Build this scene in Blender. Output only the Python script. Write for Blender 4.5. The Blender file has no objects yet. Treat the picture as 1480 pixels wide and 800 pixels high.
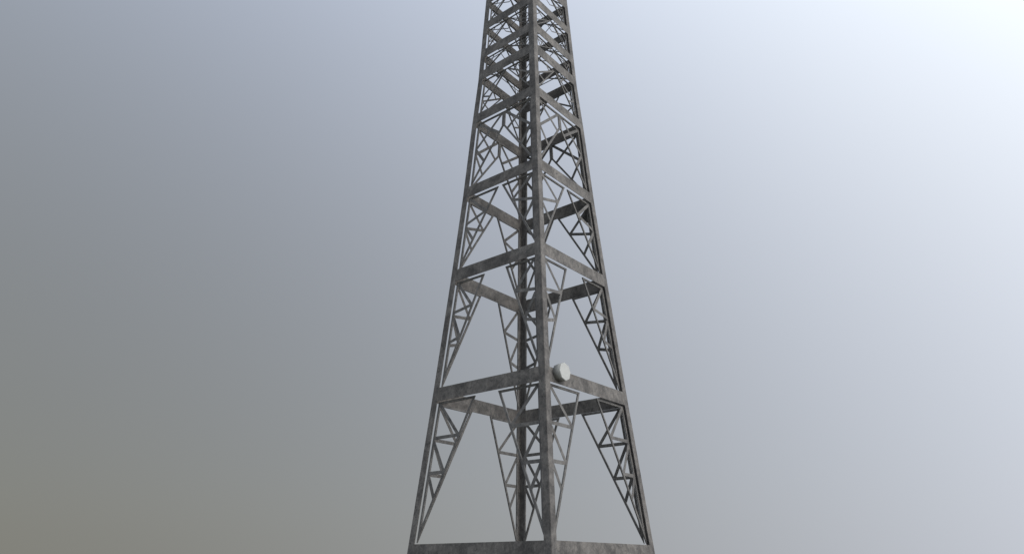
import bpy, math
from mathutils import Vector, Matrix

C = bpy.context.scene.collection
scn = bpy.context.scene

# ------------------------------------------------------------------ camera
YAW, PITCH, FPX = -0.68926, 0.39781, 1003.82      # focal length for a 1480 px wide picture
cam = bpy.data.cameras.new('camera')
cam.sensor_width = 36.0
cam.lens = 36.0 * FPX / 1480.0
cam.clip_start = 0.1
cam.clip_end = 5000
co = bpy.data.objects.new('camera', cam)
C.objects.link(co)
co.location = (52.311, -67.242, 1.7)
fw = Vector((math.sin(YAW) * math.cos(PITCH), math.cos(YAW) * math.cos(PITCH), math.sin(PITCH)))
co.rotation_euler = fw.to_track_quat('-Z', 'Y').to_euler()
scn.camera = co
scn.render.resolution_x, scn.render.resolution_y = 1024, 553

# ------------------------------------------------------------------ exposure
scn.view_settings.view_transform = 'Standard'
scn.view_settings.look = 'None'
scn.view_settings.exposure = 0
scn.view_settings.gamma = 1

# ------------------------------------------------------------------ sun and sky
SUN_AZ, SUN_EL = math.radians(72), math.radians(34)     # azimuth clockwise from +Y (north)
VEIL_K = 0.93
sd = Vector((math.sin(SUN_AZ) * math.cos(SUN_EL), math.cos(SUN_AZ) * math.cos(SUN_EL), math.sin(SUN_EL)))
sun = bpy.data.lights.new('sun', 'SUN')
sun.energy = 0.75
sun.angle = math.radians(14)
sun.color = (1.0, 0.95, 0.88)
so = bpy.data.objects.new('sun', sun)
C.objects.link(so)
so.location = (0, 0, 200)
so.rotation_euler = (-sd).to_track_quat('-Z', 'Y').to_euler()

world = bpy.data.worlds.new('World')
scn.world = world
world.use_nodes = True
wt = world.node_tree
wt.nodes.clear()
wn, wl = wt.nodes.new, wt.links.new
out = wn('ShaderNodeOutputWorld')
sky = wn('ShaderNodeTexSky')
sky.sky_type = 'NISHITA'
sky.sun_disc = False
sky.sun_elevation = SUN_EL
sky.sun_rotation = SUN_AZ
sky.dust_density = 4.0
bsky = wn('ShaderNodeBackground')
bsky.inputs[1].default_value = 0.08
wl(sky.outputs[0], bsky.inputs[0])
# the overcast veil: radiance per direction, log-linear in the direction, one row per colour
VEIL = [
    (0.0069, 1.3145, -0.3475, 0.0343, -0.3010, 0.5208, 0.3830),
    (0.1628, 1.4350, -0.4058, 0.1472, -0.4088, 0.4111, 0.2412),
    (0.0610, 1.5150, -0.1853, 0.4512, -0.4479, 0.3335, -0.1924),
]
tc = wn('ShaderNodeTexCoord')
rtv = Vector((0.771577, 0.636136, -0.000522))


def wmath(op, a, b=None):
    n = wn('ShaderNodeMath')
    n.operation = op
    for i, v in enumerate((a, b)):
        if v is None:
            continue
        if isinstance(v, (int, float)):
            n.inputs[i].default_value = v
        else:
            wl(v, n.inputs[i])
    return n.outputs[0]


def wdot(vec):
    n = wn('ShaderNodeVectorMath')
    n.operation = 'DOT_PRODUCT'
    wl(tc.outputs['Generated'], n.inputs[0])
    n.inputs[1].default_value = vec
    return n.outputs['Value']


hr, hz = wdot(rtv), wdot((0, 0, 1))
rr, zz_, rz = wmath('MULTIPLY', hr, hr), wmath('MULTIPLY', hz, hz), wmath('MULTIPLY', hr, hz)
# added dimming of the veil in the unseen south, to darken front-left faces
dim = wmath('MULTIPLY', wmath('MINIMUM', wdot((0, 1, 0)), 0.0), 1.0)
comb = wn('ShaderNodeCombineColor')
for i, r in enumerate(VEIL):
    s = wmath('ADD', wdot(r[1:4]), r[0])
    s = wmath('ADD', s, wmath('MULTIPLY', rr, r[4]))
    s = wmath('ADD', s, wmath('MULTIPLY', zz_, r[5]))
    s = wmath('ADD', s, wmath('MULTIPLY', rz, r[6]))
    s = wmath('ADD', s, wmath('MULTIPLY', dim, (1.10, 1.28, 1.05)[i]))
    s = wmath('MINIMUM', wmath('EXPONENT', s), 2.2)
    wl(s, comb.inputs[i])
bveil = wn('ShaderNodeBackground')
wl(comb.outputs[0], bveil.inputs[0])
bveil.inputs[1].default_value = 1.0
mixw = wn('ShaderNodeMixShader')
mixw.inputs[0].default_value = VEIL_K
wl(bsky.outputs[0], mixw.inputs[1])
wl(bveil.outputs[0], mixw.inputs[2])
wl(mixw.outputs[0], out.inputs[0])


# ------------------------------------------------------------------ materials
def mat_base(name):
    m = bpy.data.materials.new(name)
    m.use_nodes = True
    nt = m.node_tree
    return m, nt, nt.nodes['Principled BSDF']


def noise(nt, vec, scale, detail=6, rough=0.6, dist=0.0):
    n = nt.nodes.new('ShaderNodeTexNoise')
    n.inputs['Scale'].default_value = scale
    n.inputs['Detail'].default_value = detail
    n.inputs['Roughness'].default_value = rough
    n.inputs['Distortion'].default_value = dist
    nt.links.new(vec, n.inputs['Vector'])
    return n.outputs['Fac']


def ramp(nt, fac, stops):
    r = nt.nodes.new('ShaderNodeValToRGB')
    e = r.color_ramp.elements
    while len(e) < len(stops):
        e.new(0.5)
    for k, (p, c) in enumerate(stops):
        e[k].position = p
        e[k].color = (c, c, c, 1) if isinstance(c, (int, float)) else (*c, 1)
    nt.links.new(fac, r.inputs[0])
    return r.outputs[0]


def mixc(nt, fac, a, b, mode='MIX'):
    n = nt.nodes.new('ShaderNodeMix')
    n.data_type = 'RGBA'
    n.blend_type = mode
    for sock, v in ((n.inputs[0], fac), (n.inputs[6], a), (n.inputs[7], b)):
        if isinstance(v, (int, float)):
            sock.default_value = v
        elif isinstance(v, tuple):
            sock.default_value = (*v, 1)
        else:
            nt.links.new(v, sock)
    return n.outputs[2]


def steel(name, dark, light, seed, brown=(0.118, 0.100, 0.086)):
    """weathered grey steel: broad mottling, drip streaks, blotches of grime and faint rust"""
    m, nt, b = mat_base(name)
    t = nt.nodes.new('ShaderNodeTexCoord')
    mp = nt.nodes.new('ShaderNodeMapping')
    mp.inputs['Location'].default_value = (seed * 3.7, seed * 1.9, seed * 5.3)
    nt.links.new(t.outputs['Object'], mp.inputs[0])
    v = mp.outputs[0]
    st = nt.nodes.new('ShaderNodeMapping')
    st.inputs['Scale'].default_value = (1.5, 1.5, 0.8)
    nt.links.new(v, st.inputs[0])
    broad = ramp(nt, noise(nt, v, 0.42, 5, 0.66, 0.5), [(0.38, 0.0), (0.62, 1.0)])
    col = mixc(nt, broad, dark, light)
    streak = ramp(nt, noise(nt, st.outputs[0], 1.5, 7, 0.7, 0.6), [(0.36, 0.0), (0.66, 1.0)])
    col = mixc(nt, 1.0, col, mixc(nt, streak, (0.70, 0.70, 0.71), (1.20, 1.18, 1.16)), 'MULTIPLY')
    fine = noise(nt, v, 5.5, 8, 0.72, 0.3)
    col = mixc(nt, 1.0, col, mixc(nt, ramp(nt, fine, [(0.34, 0.0), (0.68, 1.0)]), (0.78, 0.78, 0.79), (1.18, 1.17, 1.15)), 'MULTIPLY')
    rust = ramp(nt, noise(nt, v, 0.85, 6, 0.68, 0.9), [(0.56, 0.0), (0.72, 0.5)])
    col = mixc(nt, rust, col, brown)
    grime = ramp(nt, noise(nt, v, 1.25, 8, 0.74, 1.2), [(0.55, 0.0), (0.66, 0.75)])
    col = mixc(nt, grime, col, (0.030, 0.030, 0.030))
    speck = ramp(nt, noise(nt, v, 2.9, 9, 0.78, 0.8), [(0.56, 0.0), (0.64, 0.6)])
    col = mixc(nt, speck, col, (0.038, 0.036, 0.035))
    pale = ramp(nt, noise(nt, v, 2.1, 9, 0.76, 1.5), [(0.57, 0.0), (0.68, 0.45)])
    col = mixc(nt, pale, col, (0.25, 0.245, 0.24))
    nt.links.new(col, b.inputs['Base Color'])
    nt.links.new(ramp(nt, fine, [(0.3, 0.62), (0.7, 0.88)]), b.inputs['Roughness'])
    b.inputs['Specular IOR Level'].default_value = 0.3
    bp = nt.nodes.new('ShaderNodeBump')
    bp.inputs['Strength'].default_value = 0.35
    bp.inputs['Distance'].default_value = 0.03
    nt.links.new(fine, bp.inputs['Height'])
    nt.links.new(bp.outputs[0], b.inputs['Normal'])
    return m


M_LEG = steel('weathered_leg_steel', (0.084, 0.079, 0.079), (0.170, 0.160, 0.156), 1)
M_BEAM = steel('weathered_beam_steel', (0.084, 0.079, 0.078), (0.176, 0.165, 0.159), 2)
M_TRUSS = steel('weathered_bracing_steel', (0.104, 0.101, 0.102), (0.162, 0.156, 0.154), 3)


def plain(name, col, var, rough=0.5):
    m, nt, b = mat_base(name)
    t = nt.nodes.new('ShaderNodeTexCoord')
    f = noise(nt, t.outputs['Object'], 2.4, 6, 0.65, 0.4)
    dk = tuple(c * (1 - var) for c in col)
    nt.links.new(mixc(nt, ramp(nt, f, [(0.35, 0.0), (0.7, 1.0)]), dk, col), b.inputs['Base Color'])
    b.inputs['Roughness'].default_value = rough
    return m


M_RADOME = plain('pale_radome', (0.44, 0.442, 0.435), 0.14, 0.55)
M_SHELL = plain('grey_drum_shell', (0.30, 0.295, 0.285), 0.35, 0.6)
M_BRACKET_SHADED_DRUM = plain('dark_bracket_steel_shaded_drum', (0.09, 0.09, 0.09), 0.35, 0.6)  # bracket colour; on the far drum's shell it paints backlit shade

# ------------------------------------------------------------------ ground
mg, ntg, bg = mat_base('dry_ground')
tg = ntg.nodes.new('ShaderNodeTexCoord')
gcol = mixc(ntg, ramp(ntg, noise(ntg, tg.outputs['Object'], 0.05, 8, 0.6), [(0.35, 0.0), (0.7, 1.0)]), (0.085, 0.082, 0.066), (0.16, 0.15, 0.125))
gcol = mixc(ntg, ramp(ntg, noise(ntg, tg.outputs['Object'], 2.0, 8, 0.7), [(0.4, 0.0), (0.7, 0.6)]), gcol, (0.06, 0.065, 0.045))
ntg.links.new(gcol, bg.inputs['Base Color'])
bg.inputs['Roughness'].default_value = 0.95


def link_mesh(name, verts, faces, material, parent=None):
    me = bpy.data.meshes.new(name)
    me.from_pydata([tuple(v) for v in verts], [], faces)
    me.validate()
    me.update()
    me.materials.append(material)
    o = bpy.data.objects.new(name, me)
    C.objects.link(o)
    if parent:
        o.parent = parent
    return o


G = 3000.0
gr = link_mesh('ground', [(-G, -G, 0), (G, -G, 0), (G, G, 0), (-G, G, 0)], [(0, 1, 2, 3)], mg)
gr['kind'] = 'structure'

# ------------------------------------------------------------------ the tower
ZT = [4.272, 22.116, 37.897, 50.374, 62.603, 70.471, 74.538, 79.96, 85.268, 91.268, 97.268]     # top edge of each ring of beams
ZB = [2.592, 20.444, 36.2, 48.742, 61.03, 68.832, 73.003, 78.48, 83.751, 89.668, 95.668]         # bottom edge
KA = [10.0, 8.667, 7.449, 6.552, 5.824, 5.301, 5.126, 4.899, 4.665, 4.425, 4.205]                # half width at the knots
KZ = [ZT[0]] + ZB[1:]
WL, TH, NOTCH = 0.895, 0.06, 0.04        # leg flange width, plate thickness, corner groove


def half(z):
    if z <= KZ[0]:
        return KA[0] + (KA[1] - KA[0]) * (z - KZ[0]) / (KZ[1] - KZ[0])
    for k in range(len(KZ) - 1):
        if z <= KZ[k + 1]:
            return KA[k] + (KA[k + 1] - KA[k]) * (z - KZ[k]) / (KZ[k + 1] - KZ[k])
    return KA[-1] + (KA[-1] - KA[-2]) * (z - KZ[-1]) / (KZ[-1] - KZ[-2])


# faces: front-left (-Y), front-right (+X), back-right (+Y), back-left (-X)
FACES = [(Vector((1, 0, 0)), Vector((0, -1, 0))), (Vector((0, 1, 0)), Vector((1, 0, 0))),
         (Vector((-1, 0, 0)), Vector((0, 1, 0))), (Vector((0, -1, 0)), Vector((-1, 0, 0)))]


def fp(face, u, z, off=0.0):
    U, N = FACES[face]
    return U * u + N * (half(z) - off) + Vector((0, 0, z))


tower = bpy.data.objects.new('lattice_tower', None)
C.objects.link(tower)
tower['label'] = 'tall weathered grey steel lattice tower tapering upward, square plan with triangular braced panels'
tower['category'] = 'tower'

# legs: an L section with a groove along its outer corner, bent at every ring
zk = [0.0] + KZ + [ZT[-1]]
for sx, sy in ((1, -1), (1, 1), (-1, 1), (-1, -1)):
    V, F = [], []
    for z in zk:
        a = half(z)
        sec = [(a - NOTCH, a), (a - NOTCH, a - NOTCH), (a, a - NOTCH), (a, a - WL), (a - TH, a - WL), (a - TH, a - TH), (a - WL, a - TH), (a - WL, a)]
        V += [(sx * x, sy * y, z) for x, y in sec]
    n = 8
    for k in range(len(zk) - 1):
        for i in range(n):
            q = (k * n + i, k * n + (i + 1) % n, (k + 1) * n + (i + 1) % n, (k + 1) * n + i)
            F.append(q if sx * sy < 0 else q[::-1])
    for base in (0, (len(zk) - 1) * n):
        F += [(base + 0, base + 1, base + 5, base + 6, base + 7), (base + 1, base + 2, base + 3, base + 4, base + 5)]
    link_mesh('leg', V, F, M_LEG, tower)

# rings of beams: a deep plate between the flanges of two legs on every face
for k in range(len(ZT)):
    for f in range(4):
        V = []
        for off in (0.0, TH):
            for z in (ZB[k], ZT[k]):
                w = half(z) - WL
                V += [fp(f, -w, z, off), fp(f, w, z, off)]
        F = [(0, 1, 3, 2), (5, 4, 6, 7), (4, 5, 1, 0), (2, 3, 7, 6), (4, 0, 2, 6), (1, 5, 7, 3)]
        link_mesh('crossbeam', V, F, M_BEAM, tower)


# bracing: two mirrored flat trusses in every panel
def inset(poly, w):
    n = len(poly)
    res = []
    for i in range(n):
        p0, p1, p2 = Vector(poly[i - 1]), Vector(poly[i]), Vector(poly[(i + 1) % n])
        d1, d2 = (p1 - p0).normalized(), (p2 - p1).normalized()
        n1, n2 = Vector((d1.y, -d1.x)), Vector((d2.y, -d2.x))      # inward normal of a clockwise polygon
        bis = n1 + n2
        s = w / max(0.05, 1 + n1.dot(n2))
        res.append(p1 + bis * s)
    return res


def ring_mesh(face, side, outer, inner, o1, o2):
    n = len(outer)
    V, F = [], []
    for off in (o1, o2):
        for loop in (outer, inner):
            V += [fp(face, side * p[0], p[1], off) for p in loop]
    for i in range(n):
        j = (i + 1) % n
        F += [(i, j, n + j, n + i), (2 * n + j, 2 * n + i, 3 * n + i, 3 * n + j), (j, i, 2 * n + i, 2 * n + j), (n + i, n + j, 3 * n + j, 3 * n + i)]
    if side > 0:
        F = [q[::-1] for q in F]
    return V, F


def bar(face, side, p, q, w, o1, o2, V, F):
    p, q = Vector(p), Vector(q)
    d = (q - p).normalized()
    nn = Vector((-d.y, d.x)) * (w / 2)
    b = len(V)
    for off in (o1, o2):
        V += [fp(face, side * c[0], c[1], off) for c in (p - nn, q - nn, q + nn, p + nn)]
    F += [tuple(b + i for i in t) for t in ((0, 1, 2, 3), (7, 6, 5, 4), (4, 5, 1, 0), (5, 6, 2, 1), (6, 7, 3, 2), (7, 4, 0, 3))]


def lerp(a, b, t):
    return (a[0] + (b[0] - a[0]) * t, a[1] + (b[1] - a[1]) * t)


def at_z(a, b, z):
    return lerp(a, b, (z - a[1]) / (b[1] - a[1]))


GAP, CH, O1, O2 = 0.12, 0.26, 0.28, 0.44
BR = 0.40


def panel(k, midu, stub, braces, chord=CH, brw=BR, single=False):
    z0, z1 = ZT[k] + 0.16, ZB[k + 1] - GAP
    H = ZB[k + 1] - ZT[k]
    zf = lambda t: ZT[k] + t * H
    legu = lambda z: -(half(z) - WL - 0.10)
    A = (legu(z1), z1)
    B = (legu(z0), z0)
    Mv = (-midu, z1)
    if stub:
        Cv = (-midu, zf(stub))
        poly = [A, Mv, Cv, B]
        hy = (Cv, B)
    else:
        poly = [A, Mv, B]
        hy = (Mv, B)
    inn = inset(poly, chord)
    # keep the sharp lower corner from folding over
    lo = max(zf(0.10), z0 + 0.6)
    pts = {'A': A, 'T': Mv}
    for f in range(4):
        for side in (1, -1):
            V, F = ring_mesh(f, side, poly, inn, O1, O2)
            tr = link_mesh('bracing_truss', V, F, M_TRUSS, tower)
            VV, FF = [], []
            for j, (p, q) in enumerate(braces):
                ends = []
                for e in (p, q):
                    if e == 'A':
                        ends.append((A[0] + chord * 1.0, A[1] - chord * 1.0))
                    elif e == 'T':
                        ends.append((Mv[0] - chord * 0.9, Mv[1] - chord * 0.6))
                    elif e[0] == 'L':      # on the leg chord
                        z = zf(float(e[1:]))
                        ends.append((at_z(A, B, z)[0] + chord * 0.8, z))
                    elif e[0] == 'H':      # on the sloping chord
                        z = zf(float(e[1:]))
                        ends.append((at_z(hy[0], hy[1], z)[0] - chord * 0.8, z))
                    elif e[0] == 'U':      # on the top chord
                        ends.append((float(e[1:]) * half(z1), z1 - chord * 0.5))
                    else:                  # X: free point u,t
                        u, t = e[1:].split(',')
                        ends.append((float(u) * half(zf(float(t))), zf(float(t))))
                o = O1 + 0.006 + 0.005 * j
                if single:
                    v1, f1 = [], []
                    bar(f, side, ends[0], ends[1], brw, o, o + 0.04, v1, f1)
                    link_mesh('brace', v1, f1, M_TRUSS, tr)
                else:
                    bar(f, side, ends[0], ends[1], brw, o, o + 0.04, VV, FF)
            if not single and VV:
                link_mesh('brace_lattice', VV, FF, M_TRUSS, tr)


panel(0, 1.76, None, [('A', 'H.725'), ('H.725', 'L.725'), ('L.70', 'H.475'), ('H.475', 'L.475'), ('L.46', 'H.305')], single=True)
panel(1, 1.74, None, [('A', 'H.72'), ('H.72', 'L.69'), ('L.66', 'H.44'), ('H.44', 'L.41')], single=True)
panel(2, 0.30, None, [('A', 'H.705'), ('H.705', 'L.615'), ('L.56', 'H.37')], single=True)
panel(3, 0.01, 0.755, [('A', 'H.68'), ('T', 'L.57'), ('L.56', 'H.335')])
panel(4, 0.01, None, [('T', 'L.50'), ('U-.40', 'X-.25,.80'), ('L.50', 'H.40')], chord=0.18, brw=0.26)
SHORT = [('A', 'H.25'), ('T', 'L.12'), ('U-.45', 'L.45')]
panel(5, 0.01, None, [('L.70', 'X0,.70'), ('U-.5', 'H.3'), ('A', 'H.3')], chord=0.13, brw=0.14)
panel(6, 0.01, None, [('T', 'L.35'), ('A', 'X0,.45'), ('U-.5', 'L.6')], chord=0.13, brw=0.14)
panel(7, 0.01, None, [('T', 'L.35'), ('A', 'X0,.45'), ('U-.45', 'L.5')], chord=0.13, brw=0.14)
panel(8, 0.01, None, [('T', 'L.4'), ('A', 'H.5')], chord=0.13, brw=0.14)
panel(9, 0.01, None, [('T', 'L.4'), ('A', 'H.5')], chord=0.13, brw=0.14)


# ------------------------------------------------------------------ drum antennas
def prism(n, r0, r1, y0, y1, rot, taper_cap=None):
    V, F = [], []
    for r, y in ((r0, y0), (r1, y1)):
        for i in range(n):
            a = rot + 2 * math.pi * i / n
            V.append((y, r * math.cos(a), r * math.sin(a)))
    for i in range(n):
        j = (i + 1) % n
        F.append((i, j, n + j, n + i))
    F.append(tuple(range(n))[::-1])
    F.append(tuple(range(n, 2 * n)))
    return V, F


def drum(loc, rotz, label, shellmat, facemat, n=10, r=0.98, depth=0.92, rot=0.0, tilt=0.0):
    root = bpy.data.objects.new('drum_antenna', None)
    C.objects.link(root)
    root.location = loc
    root.rotation_euler = (0, tilt, rotz)
    root['label'] = label
    root['category'] = 'antenna'
    V, F = prism(n, r * 0.97, r, 0.0, depth, rot)
    sh = link_mesh('drum_shell', V, F, shellmat, root)
    for pl in sh.data.polygons:
        pl.use_smooth = len(pl.vertices) == 4
    V, F = prism(n, r * 0.985, r * 0.95, depth + 0.003, depth + 0.05, rot)
    link_mesh('radome_cover', V, F, facemat, root)
    V, F = prism(8, 0.22, 0.22, -0.30, -0.003, 0.2)
    link_mesh('mounting_bracket', V, F, M_BRACKET_SHADED_DRUM, root)
    return root


drum((half(21.6) + 0.06, -6.22, 21.66), 0.0, 'pale white drum antenna with grey sides mounted low on the front right face', M_SHELL, M_RADOME, rot=math.radians(4), n=8, r=1.04)
drum((5.10, half(47.9) + 0.30, 47.84), math.radians(90), 'drum antenna with backlit shade in its dark colours, seen from behind on the far side of the right leg', M_BRACKET_SHADED_DRUM, M_SHELL, n=16, r=1.0, depth=0.6)  # darker materials than the front drum: backlit shade is put into the colour
